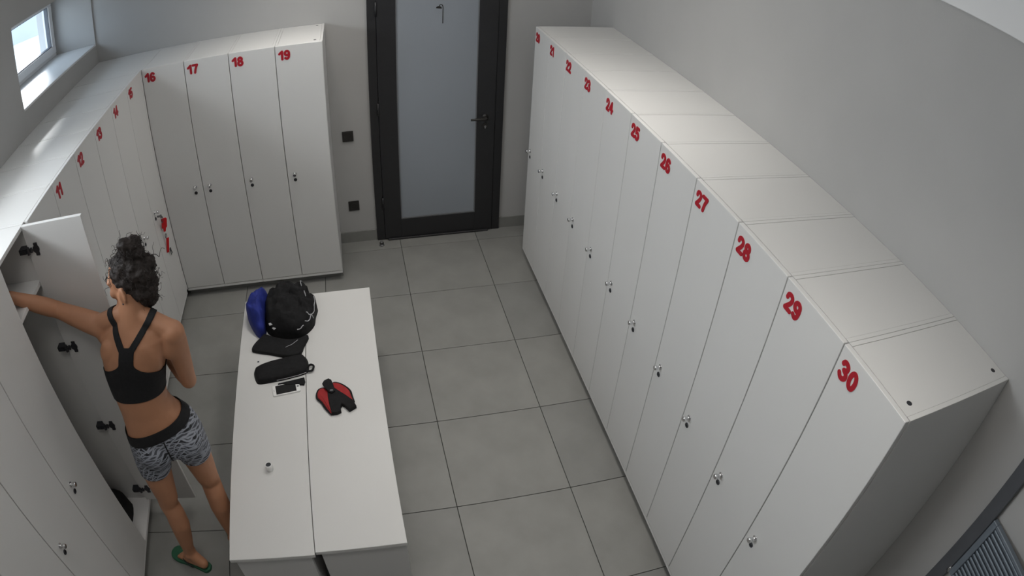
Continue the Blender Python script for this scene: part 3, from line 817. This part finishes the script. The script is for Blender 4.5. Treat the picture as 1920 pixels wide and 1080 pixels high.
# ------------------------------------------------------------------ the woman at the open locker
def build_person():
    V = Vector
    def unit(v): return V(v).normalized()
    root = empty('person', 'woman in black sports bra and patterned shorts, seen from behind, reaching into the open locker', 'person', (-1.05, -2.70, 0))
    inv = V((-1.05, -2.70, 0))
    L = lambda p: V(p) - inv                     # world -> local of the root
    zaxis = V((0, 0, 1))

    # --- spine rings: centre, half width, half depth, direction to her right
    rp = unit((.955, .296, 0)); rc = unit((.99, -.14, 0))
    def ring(bm, c, r, a, b, n=28, prev=[None], ex=2.25):
        r = unit(r); f = zaxis.cross(r)
        vs = []
        for k in range(n):
            t = 2 * pi * k / n; ct, st = cos(t), sin(t)
            x = a * math.copysign(abs(ct) ** (2 / ex), ct); y = b * math.copysign(abs(st) ** (2 / ex), st)
            vs.append(bm.verts.new(L(c) + r * x + f * y))
        return vs
    SP = [  # z, x, y, half width, half depth, blend pelvis->chest
        (.775, -1.032, -2.640, .100, .072, 0), (.82, -1.031, -2.638, .150, .104, 0), (.87, -1.031, -2.636, .165, .110, 0), (.92, -1.034, -2.634, .158, .104, .05),
        (.97, -1.046, -2.632, .138, .094, .2), (1.02, -1.058, -2.630, .121, .086, .4), (1.07, -1.064, -2.626, .116, .083, .55), (1.13, -1.064, -2.612, .124, .086, .7),
        (1.19, -1.056, -2.600, .136, .092, .85), (1.25, -1.043, -2.592, .146, .096, 1), (1.30, -1.028, -2.586, .150, .094, 1), (1.345, -1.014, -2.580, .146, .082, 1),
        (1.38, -1.003, -2.576, .118, .066, 1), (1.405, -.996, -2.572, .078, .055, 1), (1.43, -.990, -2.566, .054, .052, 1), (1.48, -.986, -2.548, .050, .052, 1), (1.53, -.984, -2.530, .050, .054, 1)]
    def torso(bm):
        rows = [ring(bm, (x, y, z), rp.lerp(rc, t), a, b) for z, x, y, a, b, t in SP]
        for A, B in zip(rows, rows[1:]):
            m = len(A)
            for k in range(m): bm.faces.new((A[k], A[(k + 1) % m], B[(k + 1) % m], B[k]))
        bm.faces.new(rows[0][::-1]); bm.faces.new(rows[-1])
        fp, fc = zaxis.cross(rp), zaxis.cross(rc)
        for s in (-1, 1):                                                # buttocks, breasts, shoulder blades
            bm_ball(bm, L(V((-1.031, -2.636, .838)) + rp * (.072 * s) - fp * .052), (.082, .074, .082))
            bm_ball(bm, L(V((-1.040, -2.588, 1.235)) + rc * (.068 * s) + fc * .078), (.058, .050, .055))
            bm_ball(bm, L(V((-1.028, -2.586, 1.285)) + rc * (.080 * s) - fc * .046), (.060, .036, .080))
    hipL, hipR = V((-1.112, -2.664, .850)), V((-.950, -2.612, .850))
    kneL, kneR = V((-1.149, -2.708, .462)), V((-.941, -2.598, .465))
    ankL, ankR = V((-1.170, -2.762, .112)), V((-.925, -2.676, .112))
    def leg(bm, h, k, a, fwd):
        fwd = unit(fwd)
        back = -fwd
        t1 = h.lerp(k, .30); t2 = h.lerp(k, .62)
        c1 = k.lerp(a, .16) + back * .012; c2 = k.lerp(a, .36) + back * .016; c3 = k.lerp(a, .64) + back * .008; c4 = k.lerp(a, .88)
        pts = [h + V((0, 0, .045)), h, t1 + fwd * .012, t2 + fwd * .008, k.lerp(h, .13), k + fwd * .006, c1, c2, c3, c4, a - V((0, 0, .03))]
        rad = [.070, .084, .078, .066, .054, .050, .050, .052, .043, .033, .032]
        bm_tube(bm, [L(p) for p in pts], rad, 20)
        bm_ball(bm, L(h + V((0, 0, .045))), .070); bm_ball(bm, L(k + fwd * .022), (.038, .038, .044))
        for s in (-1, 1):
            bm_ball(bm, L(a + fwd.cross(zaxis) * (.026 * s)), (.016, .016, .018))
    footL, footR = unit((-.87, .49, 0)), unit((-.30, .95, 0))
    HB, FS = .058, .76                                                   # heel behind the ankle, foot length scale
    def foot(bm, a, d, side):
        g = .021                                                         # top of the flip-flop sole
        r = d.cross(zaxis)                                               # to her right
        heel = V((a.x, a.y, 0)) - d * HB
        bm_ball(bm, L(heel + V((0, 0, g + .030))), (.029, .029, .031))
        capsule(bm, L(heel + d * .008 + V((0, 0, g + .034))), L(a + V((0, 0, .0))), .030, .031)
        capsule(bm, L(heel + d * .02 + V((0, 0, g + .028))), L(heel + d * (.135 * FS) + r * (-.014 * side) + V((0, 0, g + .021))), .029, .021)
        capsule(bm, L(heel + d * .02 + V((0, 0, g + .026))), L(heel + d * (.125 * FS) + r * (.018 * side) + V((0, 0, g + .018))), .027, .018)
        capsule(bm, L(a + d * .01 + V((0, 0, -.02))), L(heel + d * (.135 * FS) + V((0, 0, g + .022))), .033, .020)
        for i, (off, ln, rr) in enumerate(((-.024, .203, .0120), (-.006, .203, .0092), (.008, .196, .0086), (.021, .187, .0083), (.032, .176, .0080))):
            b = heel + d * (.130 * FS) + r * (off * side * .85) + V((0, 0, g + .016)); e = heel + d * (ln * FS) + r * (off * side) + V((0, 0, g + rr))
            m_ = b.lerp(e, .62) + V((0, 0, .006))
            capsule(bm, L(b), L(m_), rr * 1.15, rr, 10); capsule(bm, L(m_), L(e), rr, rr * .92, 10)

    shL, shR = V((-1.166, -2.530, 1.365)), V((-.838, -2.598, 1.352))
    elL, wrL = V((-1.386, -2.468, 1.425)), V((-1.535, -2.560, 1.575))
    elR, wrR = V((-.858, -2.560, 1.080)), V((-.985, -2.415, 1.155))
    def arm(bm, s, e, w):
        d1 = (e - s); d2 = (w - e)
        bm_tube(bm, [L(s - d1.normalized() * .02), L(s.lerp(e, .12)), L(s.lerp(e, .35)), L(s.lerp(e, .65)), L(s.lerp(e, .9)), L(e)], [.045, .049, .046, .041, .036, .036], 18)
        bm_ball(bm, L(s), .050); bm_ball(bm, L(e), .0365)
        bm_tube(bm, [L(e), L(e.lerp(w, .2)), L(e.lerp(w, .45)), L(e.lerp(w, .75)), L(w)], [.035, .038, .036, .029, .0245], 18)
        bm_ball(bm, L(w), .0245)
    def hand(bm, w, d, palm, thumb_side, curl):
        """palm and five separate jointed fingers; d points along the hand, palm is the palm's normal"""
        d = unit(d); palm = unit(palm - d * palm.dot(d)); s = d.cross(palm) * thumb_side   # s points to the thumb
        for i in (-1.5, -.5, .5, 1.5):
            capsule(bm, L(w + d * .012 + s * (i * .010)), L(w + d * .080 + s * (i * .0195)), .0155, .0120, 10)
        capsule(bm, L(w + d * .012 + s * .014), L(w + d * .050 + s * .034 + palm * .008), .016, .014, 10)
        for i, (ln, rr) in zip((1.5, .5, -.5, -1.5), ((.072, .0088), (.080, .0090), (.074, .0086), (.058, .0078))):
            p = w + d * .082 + s * (i * .0205); a = 0.0; dd = d + s * (i * .06)
            dd.normalize(); q = dd.cross(palm)
            for seg, (fr, ra, rb) in enumerate(((.46, 1.0, .95), (.30, .95, .88), (.24, .88, .78))):
                a += curl * (.8 if seg == 0 else 1.0)
                dirv = dd * cos(a) + palm * sin(a)
                e = p + dirv * (ln * fr)
                capsule(bm, L(p), L(e), rr * ra, rr * rb, 10); p = e
        p = w + d * .034 + s * .030 + palm * .006
        for fr, ra, rb, ang in ((.036, .0115, .0105, .0), (.030, .0105, .0095, .35)):
            dirv = (d * .75 + s * (.62 - ang * .6) + palm * (.30 + ang * .5)).normalized()
            e = p + dirv * fr; capsule(bm, L(p), L(e), ra, rb, 10); p = e

    hf = unit((-.955, .270, -.02)); hr = unit(hf.cross(zaxis)); hu = hr.cross(hf)   # head: faces into the locker
    HC = V((-.984, -2.508, 1.538))
    def H(x, y, z): return HC + hr * x + hf * y + hu * z                 # right, forward, up
    hrot = Matrix((hr, hf, hu)).transposed()
    def head(bm):
        bm_ball(bm, L(H(0, -.012, .030)), (.073, .092, .085), 20, 14, hrot)          # skull
        bm_ball(bm, L(H(0, .030, -.020)), (.060, .060, .085), 18, 12, hrot)          # face
        bm_ball(bm, L(H(0, .052, -.078)), (.034, .034, .030), 14, 10, hrot)          # chin
        for s in (-1, 1):
            capsule(bm, L(H(.052 * s, -.006, -.055)), L(H(.022 * s, .060, -.085)), .021, .020)      # jaw
            bm_ball(bm, L(H(.040 * s, .062, -.028)), (.022, .020, .022), 12, 8, hrot)               # cheek
            capsule(bm, L(H(.010 * s, .086, .018)), L(H(.044 * s, .072, .016)), .010, .010)         # brow
            bm_ball(bm, L(H(.011 * s, .094, -.036)), (.0085, .010, .0075), 10, 8, hrot)             # nostril wing
            capsule(bm, L(H(.019 * s, .079, .005)), L(H(.043 * s, .071, .003)), .0055, .0050, 10)        # eyelids
            capsule(bm, L(H(.020 * s, .077, -.014)), L(H(.042 * s, .070, -.013)), .0050, .0045, 10)
            # ear: rim standing off the head, shell and lobe
            rim_ = [H((.078 + .011 * sin(a_)) * s, -.010 - .019 * sin(a_), -.008 + .029 * cos(a_)) for a_ in (-.5, .1, .7, 1.3, 1.9, 2.5, 3.0)]
            for p_, q_ in zip(rim_, rim_[1:]): capsule(bm, L(p_), L(q_), .0058, .0056, 8)
            bm_ball(bm, L(H(.078 * s, -.008, -.010)), (.012, .020, .031), 12, 9, hrot)
            bm_ball(bm, L(H(.077 * s, -.003, -.039)), (.008, .011, .012), 10, 8, hrot)
        capsule(bm, L(H(0, .088, .012)), L(H(0, .105, -.030)), .008, .0115)                         # nose
        capsule(bm, L(H(-.020, .083, -.056)), L(H(.020, .083, -.056)), .0085, .0085)                # mouth
        capsule(bm, L(H(0, -.020, -.06)), L(V((-.985, -2.545, 1.46))), .050, .050)                  # neck into skull

    bm = bmesh.new()
    torso(bm); leg(bm, hipL, kneL, ankL, footL); leg(bm, hipR, kneR, ankR, footR)
    foot(bm, ankL, footL, 1); foot(bm, ankR, footR, -1)
    arm(bm, shL, elL, wrL); arm(bm, shR, elR, wrR)
    # trapezius and shoulder caps
    for s_, k in ((shL, -1), (shR, 1)):
        capsule(bm, L(V((-.990, -2.562, 1.445))), L(s_ + V((0, 0, .012))), .040, .040)
        capsule(bm, L(s_ + V((0, 0, -.075)) - (s_ - V((-1.01, -2.58, 1.37))).normalized() * .03), L(s_), .048, .046)
    hand(bm, wrL, (-.93, .06, .10), V((.1, 0, -1)), 1, .22)
    hand(bm, wrR, (-.86, .30, .30), V((-.1, -1, .1)), 1, .55)
    head(bm)
    body = remesh(bm, .0056, 'body', 5, .5)
    bo_ = link('body', body, root, m=M['skin'])

    # --- clothes: cut from the torso's own surface
    bm = bmesh.new(); torso(bm)
    for s_ in (shL, shR): capsule(bm, L(V((-.990, -2.562, 1.445))), L(s_ + V((0, 0, .012))), .040, .040)
    tor = remesh(bm, .0056, 'torso', 5, .5)
    fc = zaxis.cross(rc)
    def spine(z):
        for A, B in zip(SP, SP[1:]):
            if A[0] <= z <= B[0]:
                t = (z - A[0]) / (B[0] - A[0]); return V((A[1] + (B[1] - A[1]) * t, A[2] + (B[2] - A[2]) * t, z))
        return V((SP[0][1], SP[0][2], z)) if z < SP[0][0] else V((SP[-1][1], SP[-1][2], z))
    def sstep(a, b, x):
        t = min(max((x - a) / (b - a), 0), 1); return t * t * (3 - 2 * t)
    def bra(c, n):
        p = c + inv; z = p.z
        if z < 1.03 or z > 1.47: return -1
        q = p - spine(z); u = q.dot(rc); d = q.dot(fc)
        zb = 1.112 + .03 * (u + .0)                                     # lower hem
        if d < -.012:                                                   # racer back
            au = abs(u)
            # half width of the cloth at this height
            top = 1.205 - .035 * sstep(.05, .13, au)
            w = .034 + (.20 - .034) * (1 - sstep(1.180, 1.290, z))
            body_ = min(z - zb, w - au)
            if z > 1.335:
                cen = .018 + (z - 1.335) * .72; strap = .0165 - abs(au - cen)
                body_ = min(z - zb, max(strap, min(.034 - au, 1.350 - z)))
            return body_
        if d > .02:                                                     # front: scooped cups
            au = abs(u); cen = .018 + (z - 1.335) * .72
            lowc = 1.31 - .045 * (1 - sstep(0, .08, au)) - .10 * sstep(.10, .15, au)
            return min(z - zb, max(lowc - z, .0165 - abs(au - max(cen, .055))))
        au = abs(u); cen = .018 + (z - 1.335) * .72
        side = 1.217 - z if au > .09 else -1
        return min(z - zb, max(side, (.0165 - abs(au - cen)) if z > 1.33 else -1))
    brm = clip_mesh(tor, bra, 'sports_bra', .0045, .003)
    link('sports_bra', brm, root, m=M['black_knit'])

    bm = bmesh.new(); torso(bm); leg(bm, hipL, kneL, ankL, footL); leg(bm, hipR, kneR, ankR, footR)
    low = remesh(bm, .0060, 'lower', 7, .5)
    def waist(p): q = p - V((-1.04, -2.634, .95)); return .962 + .16 * q.dot(rp) - .04 * q.dot(zaxis.cross(rp))
    def hem(p):
        q = p - V((-1.031, -2.636, .7)); u = q.dot(rp)
        return (.690 + .05 * abs(u + .09)) if u < 0 else (.682 + .10 * abs(u - .085))
    def shorts(c, n):
        p = c + inv
        return min(waist(p) - .040 - p.z, p.z - hem(p))
    def band(c, n):
        p = c + inv; w = waist(p); return min(w - p.z, p.z - (w - .046))
    sh = link('shorts', clip_mesh(low, shorts, 'shorts', .0065, .003), root, m=M['shorts'])
    link('waistband', clip_mesh(low, band, 'waistband', .0075, .0035), sh, m=M['black_knit'])
    # centre seam down the back of the shorts
    bv = BVHTree.FromPolygons([v.co for v in low.vertices], [p.vertices[:] for p in low.polygons])
    fp = zaxis.cross(rp); seam = []
    for z in [.92 - .0125 * k for k in range(16)]:
        o = V((-1.034, -2.634, z)); h = bv.ray_cast(L(o - fp * .4), fp)
        if h[0]: seam.append(h[0] - fp * .0075)
    if len(seam) > 2: link('seam', wire_mesh('seam', [seam], .0032), sh, m=M['black_knit'])

    # --- hair: gathered up into a curly bun
    bm = bmesh.new()
    bm_ball(bm, L(H(0, -.020, .036)), (.080, .096, .090), 22, 14, hrot)
    bm_ball(bm, L(H(0, -.062, -.015)), (.070, .058, .070), 18, 12, hrot)
    bm_ball(bm, L(H(.004, -.064, -.066)), (.046, .040, .045), 14, 10, hrot)
    for dx, dy, dz, r in ((.004, -.052, .135, .043), (.024, -.060, .150, .030), (-.014, -.040, .160, .028), (.008, -.036, .118, .040), (.006, -.078, .120, .030), (.03, -.085, .06, .038), (-.02, -.09, .05, .038), (.050, -.07, .03, .034)):
        bm_ball(bm, L(H(dx, dy, dz)), r, 14, 9)
    hm = remesh(bm, .0058, 'hair', 3, .5); displace(hm, .0075, 42, 1.0); displace(hm, .004, 95, 5.0)
    # open it over the face
    def keep(c, n):
        q = c + inv - HC; x, y, z = q.dot(hr), q.dot(hf), q.dot(hu)
        return max(min(.050 - y, z - .020 - .75 * max(0, y)), min(-.026 - y - .25 * max(0, -.03 - z), z + .112), z - .060 - max(0, y) * .35)
    hc = clip_mesh(hm, keep, 'hair', .0, .004)
    hair = link('hair', hc, root, m=M['hair'])
    rnd = random.Random(3)
    bvh = BVHTree.FromPolygons([v.co for v in hm.vertices], [p.vertices[:] for p in hm.polygons])
    bm = bmesh.new()
    for i in range(150):                                                # curls lying on and standing off the hair
        th = rnd.uniform(0, 2 * pi); zz = rnd.uniform(-.06, .19)
        q0 = H(.25 * cos(th), .25 * sin(th) - .03, zz)
        if ((q0 - HC).dot(hf) > .12 and zz < .06) or (cos(th) < -.3 and sin(th) > -.6 and zz < .05): continue
        tgt = H(0, -.03, min(zz, .14))
        h = bvh.ray_cast(L(q0), (tgt - q0).normalized())
        if h[0] is None: continue
        p0 = h[0]; n = h[1]; loose = rnd.random() < .16
        t = n.cross(zaxis); t = t.normalized() if t.length > .1 else V((1, 0, 0)); b = n.cross(t)
        a0 = rnd.uniform(0, 6.28); R = rnd.uniform(.006, .013); ln = rnd.uniform(.03, .07); turns = rnd.uniform(1.0, 2.2); st = .024 if loose else .006
        di = (t * cos(a0) + b * sin(a0)); pts = []
        for k in range(15):
            s_ = k / 14; ph = 6.28 * turns * s_
            pts.append(p0 + di * (ln * s_) + n * (-.003 + st * s_ * (1.3 - s_ * .6) + R * .6 * (1 - cos(ph)) * .5) + di.cross(n) * (R * sin(ph)))
        r0 = rnd.uniform(.0010, .0017)
        bm_tube(bm, pts, [r0 * (1 - .6 * (k / 14)) for k in range(15)], 5)
    cu = link('curls', to_mesh(bm, 'curls', True), hair, m=M['hair']); cu['kind'] = 'stuff'

    # --- eyes, brows, lips
    for s in (-1, 1):
        bm = bmesh.new(); bm_ball(bm, L(H(.030 * s, .0725, -.004)), (.0118, .0100, .0078), 16, 10, hrot)
        ey = link('eye', to_mesh(bm, 'eye', True), root, m=M['sclera'])
        bm = bmesh.new(); bm_ball(bm, L(H(.030 * s, .0815, -.0045)), (.0050, .0016, .0050), 14, 8, hrot)
        link('iris', to_mesh(bm, 'iris', True), ey, m=M['iris'])
        bm = bmesh.new(); bm_tube(bm, [L(H(.012 * s, .0975, .020)), L(H(.030 * s, .0915, .025)), L(H(.048 * s, .078, .020))], [.0022, .0028, .0014], 8)
        link('eyebrow', to_mesh(bm, 'eyebrow', True), root, m=M['hair'])
    bm = bmesh.new()
    for dz, rr in ((-.0515, .0048), (-.0605, .0056)):
        bm_tube(bm, [L(H(-.021, .082, -.056)), L(H(-.010, .0905, dz)), L(H(0, .0925, dz)), L(H(.010, .0905, dz)), L(H(.021, .082, -.056))], [.0012, rr, rr, rr, .0012], 10)
    link('lips', to_mesh(bm, 'lips', True), root, m=M['lip'])
    bm = bmesh.new(); bm_ball(bm, L(H(-.086, -.004, -.040)), .0035, 10, 8)
    link('earring', to_mesh(bm, 'earring', True), root, m=M['dark_metal'])

    # --- flip-flops
    for a, d, s in ((ankL, footL, 1), (ankR, footR, -1)):
        r = d.cross(zaxis); heel = V((a.x, a.y, 0)) - d * (HB - .004)
        prof = [(-.036, 0), (-.030, .020), (-.014, .032), (.05, .033), (.11, .040), (.150, .048), (.190, .044), (.212, .024), (.218, 0)]
        out = [(t, w) for t, w in prof] + [(t, -w * (.9 if t < .1 else .95)) for t, w in prof[-2:0:-1]]
        P = []
        for t, w in out:
            q = L(heel + d * t + r * (w * 1.0 * s)); P.append((q.x, q.y))
        so_ = link('flip_flop', slab('flip_flop', P, .0012, .020, .004, 4, False), root, m=M['green_foam'])
        ap = heel + d * .126 + r * (-.012 * s) + V((0, 0, .022))
        lines = []
        for k in (-1, 1):
            e = heel + d * .050 + r * (.036 * k) + V((0, 0, .020)); m1 = heel + d * .088 + r * (.038 * k) + V((0, 0, .042)); m2 = heel + d * .112 + r * (.018 * k - .008 * s) + V((0, 0, .047))
            lines.append([L(p) for p in spline([e, m1, m2, ap + V((0, 0, .018))], 6, False)])
        lines.append([L(ap + V((0, 0, .02))), L(ap + V((0, 0, -.004)))])
        stp = link('strap', wire_mesh('strap', lines, .0048, 8), so_, m=M['dark_foam'])
    for me in (tor, low, hm): bpy.data.meshes.remove(me)
build_person()
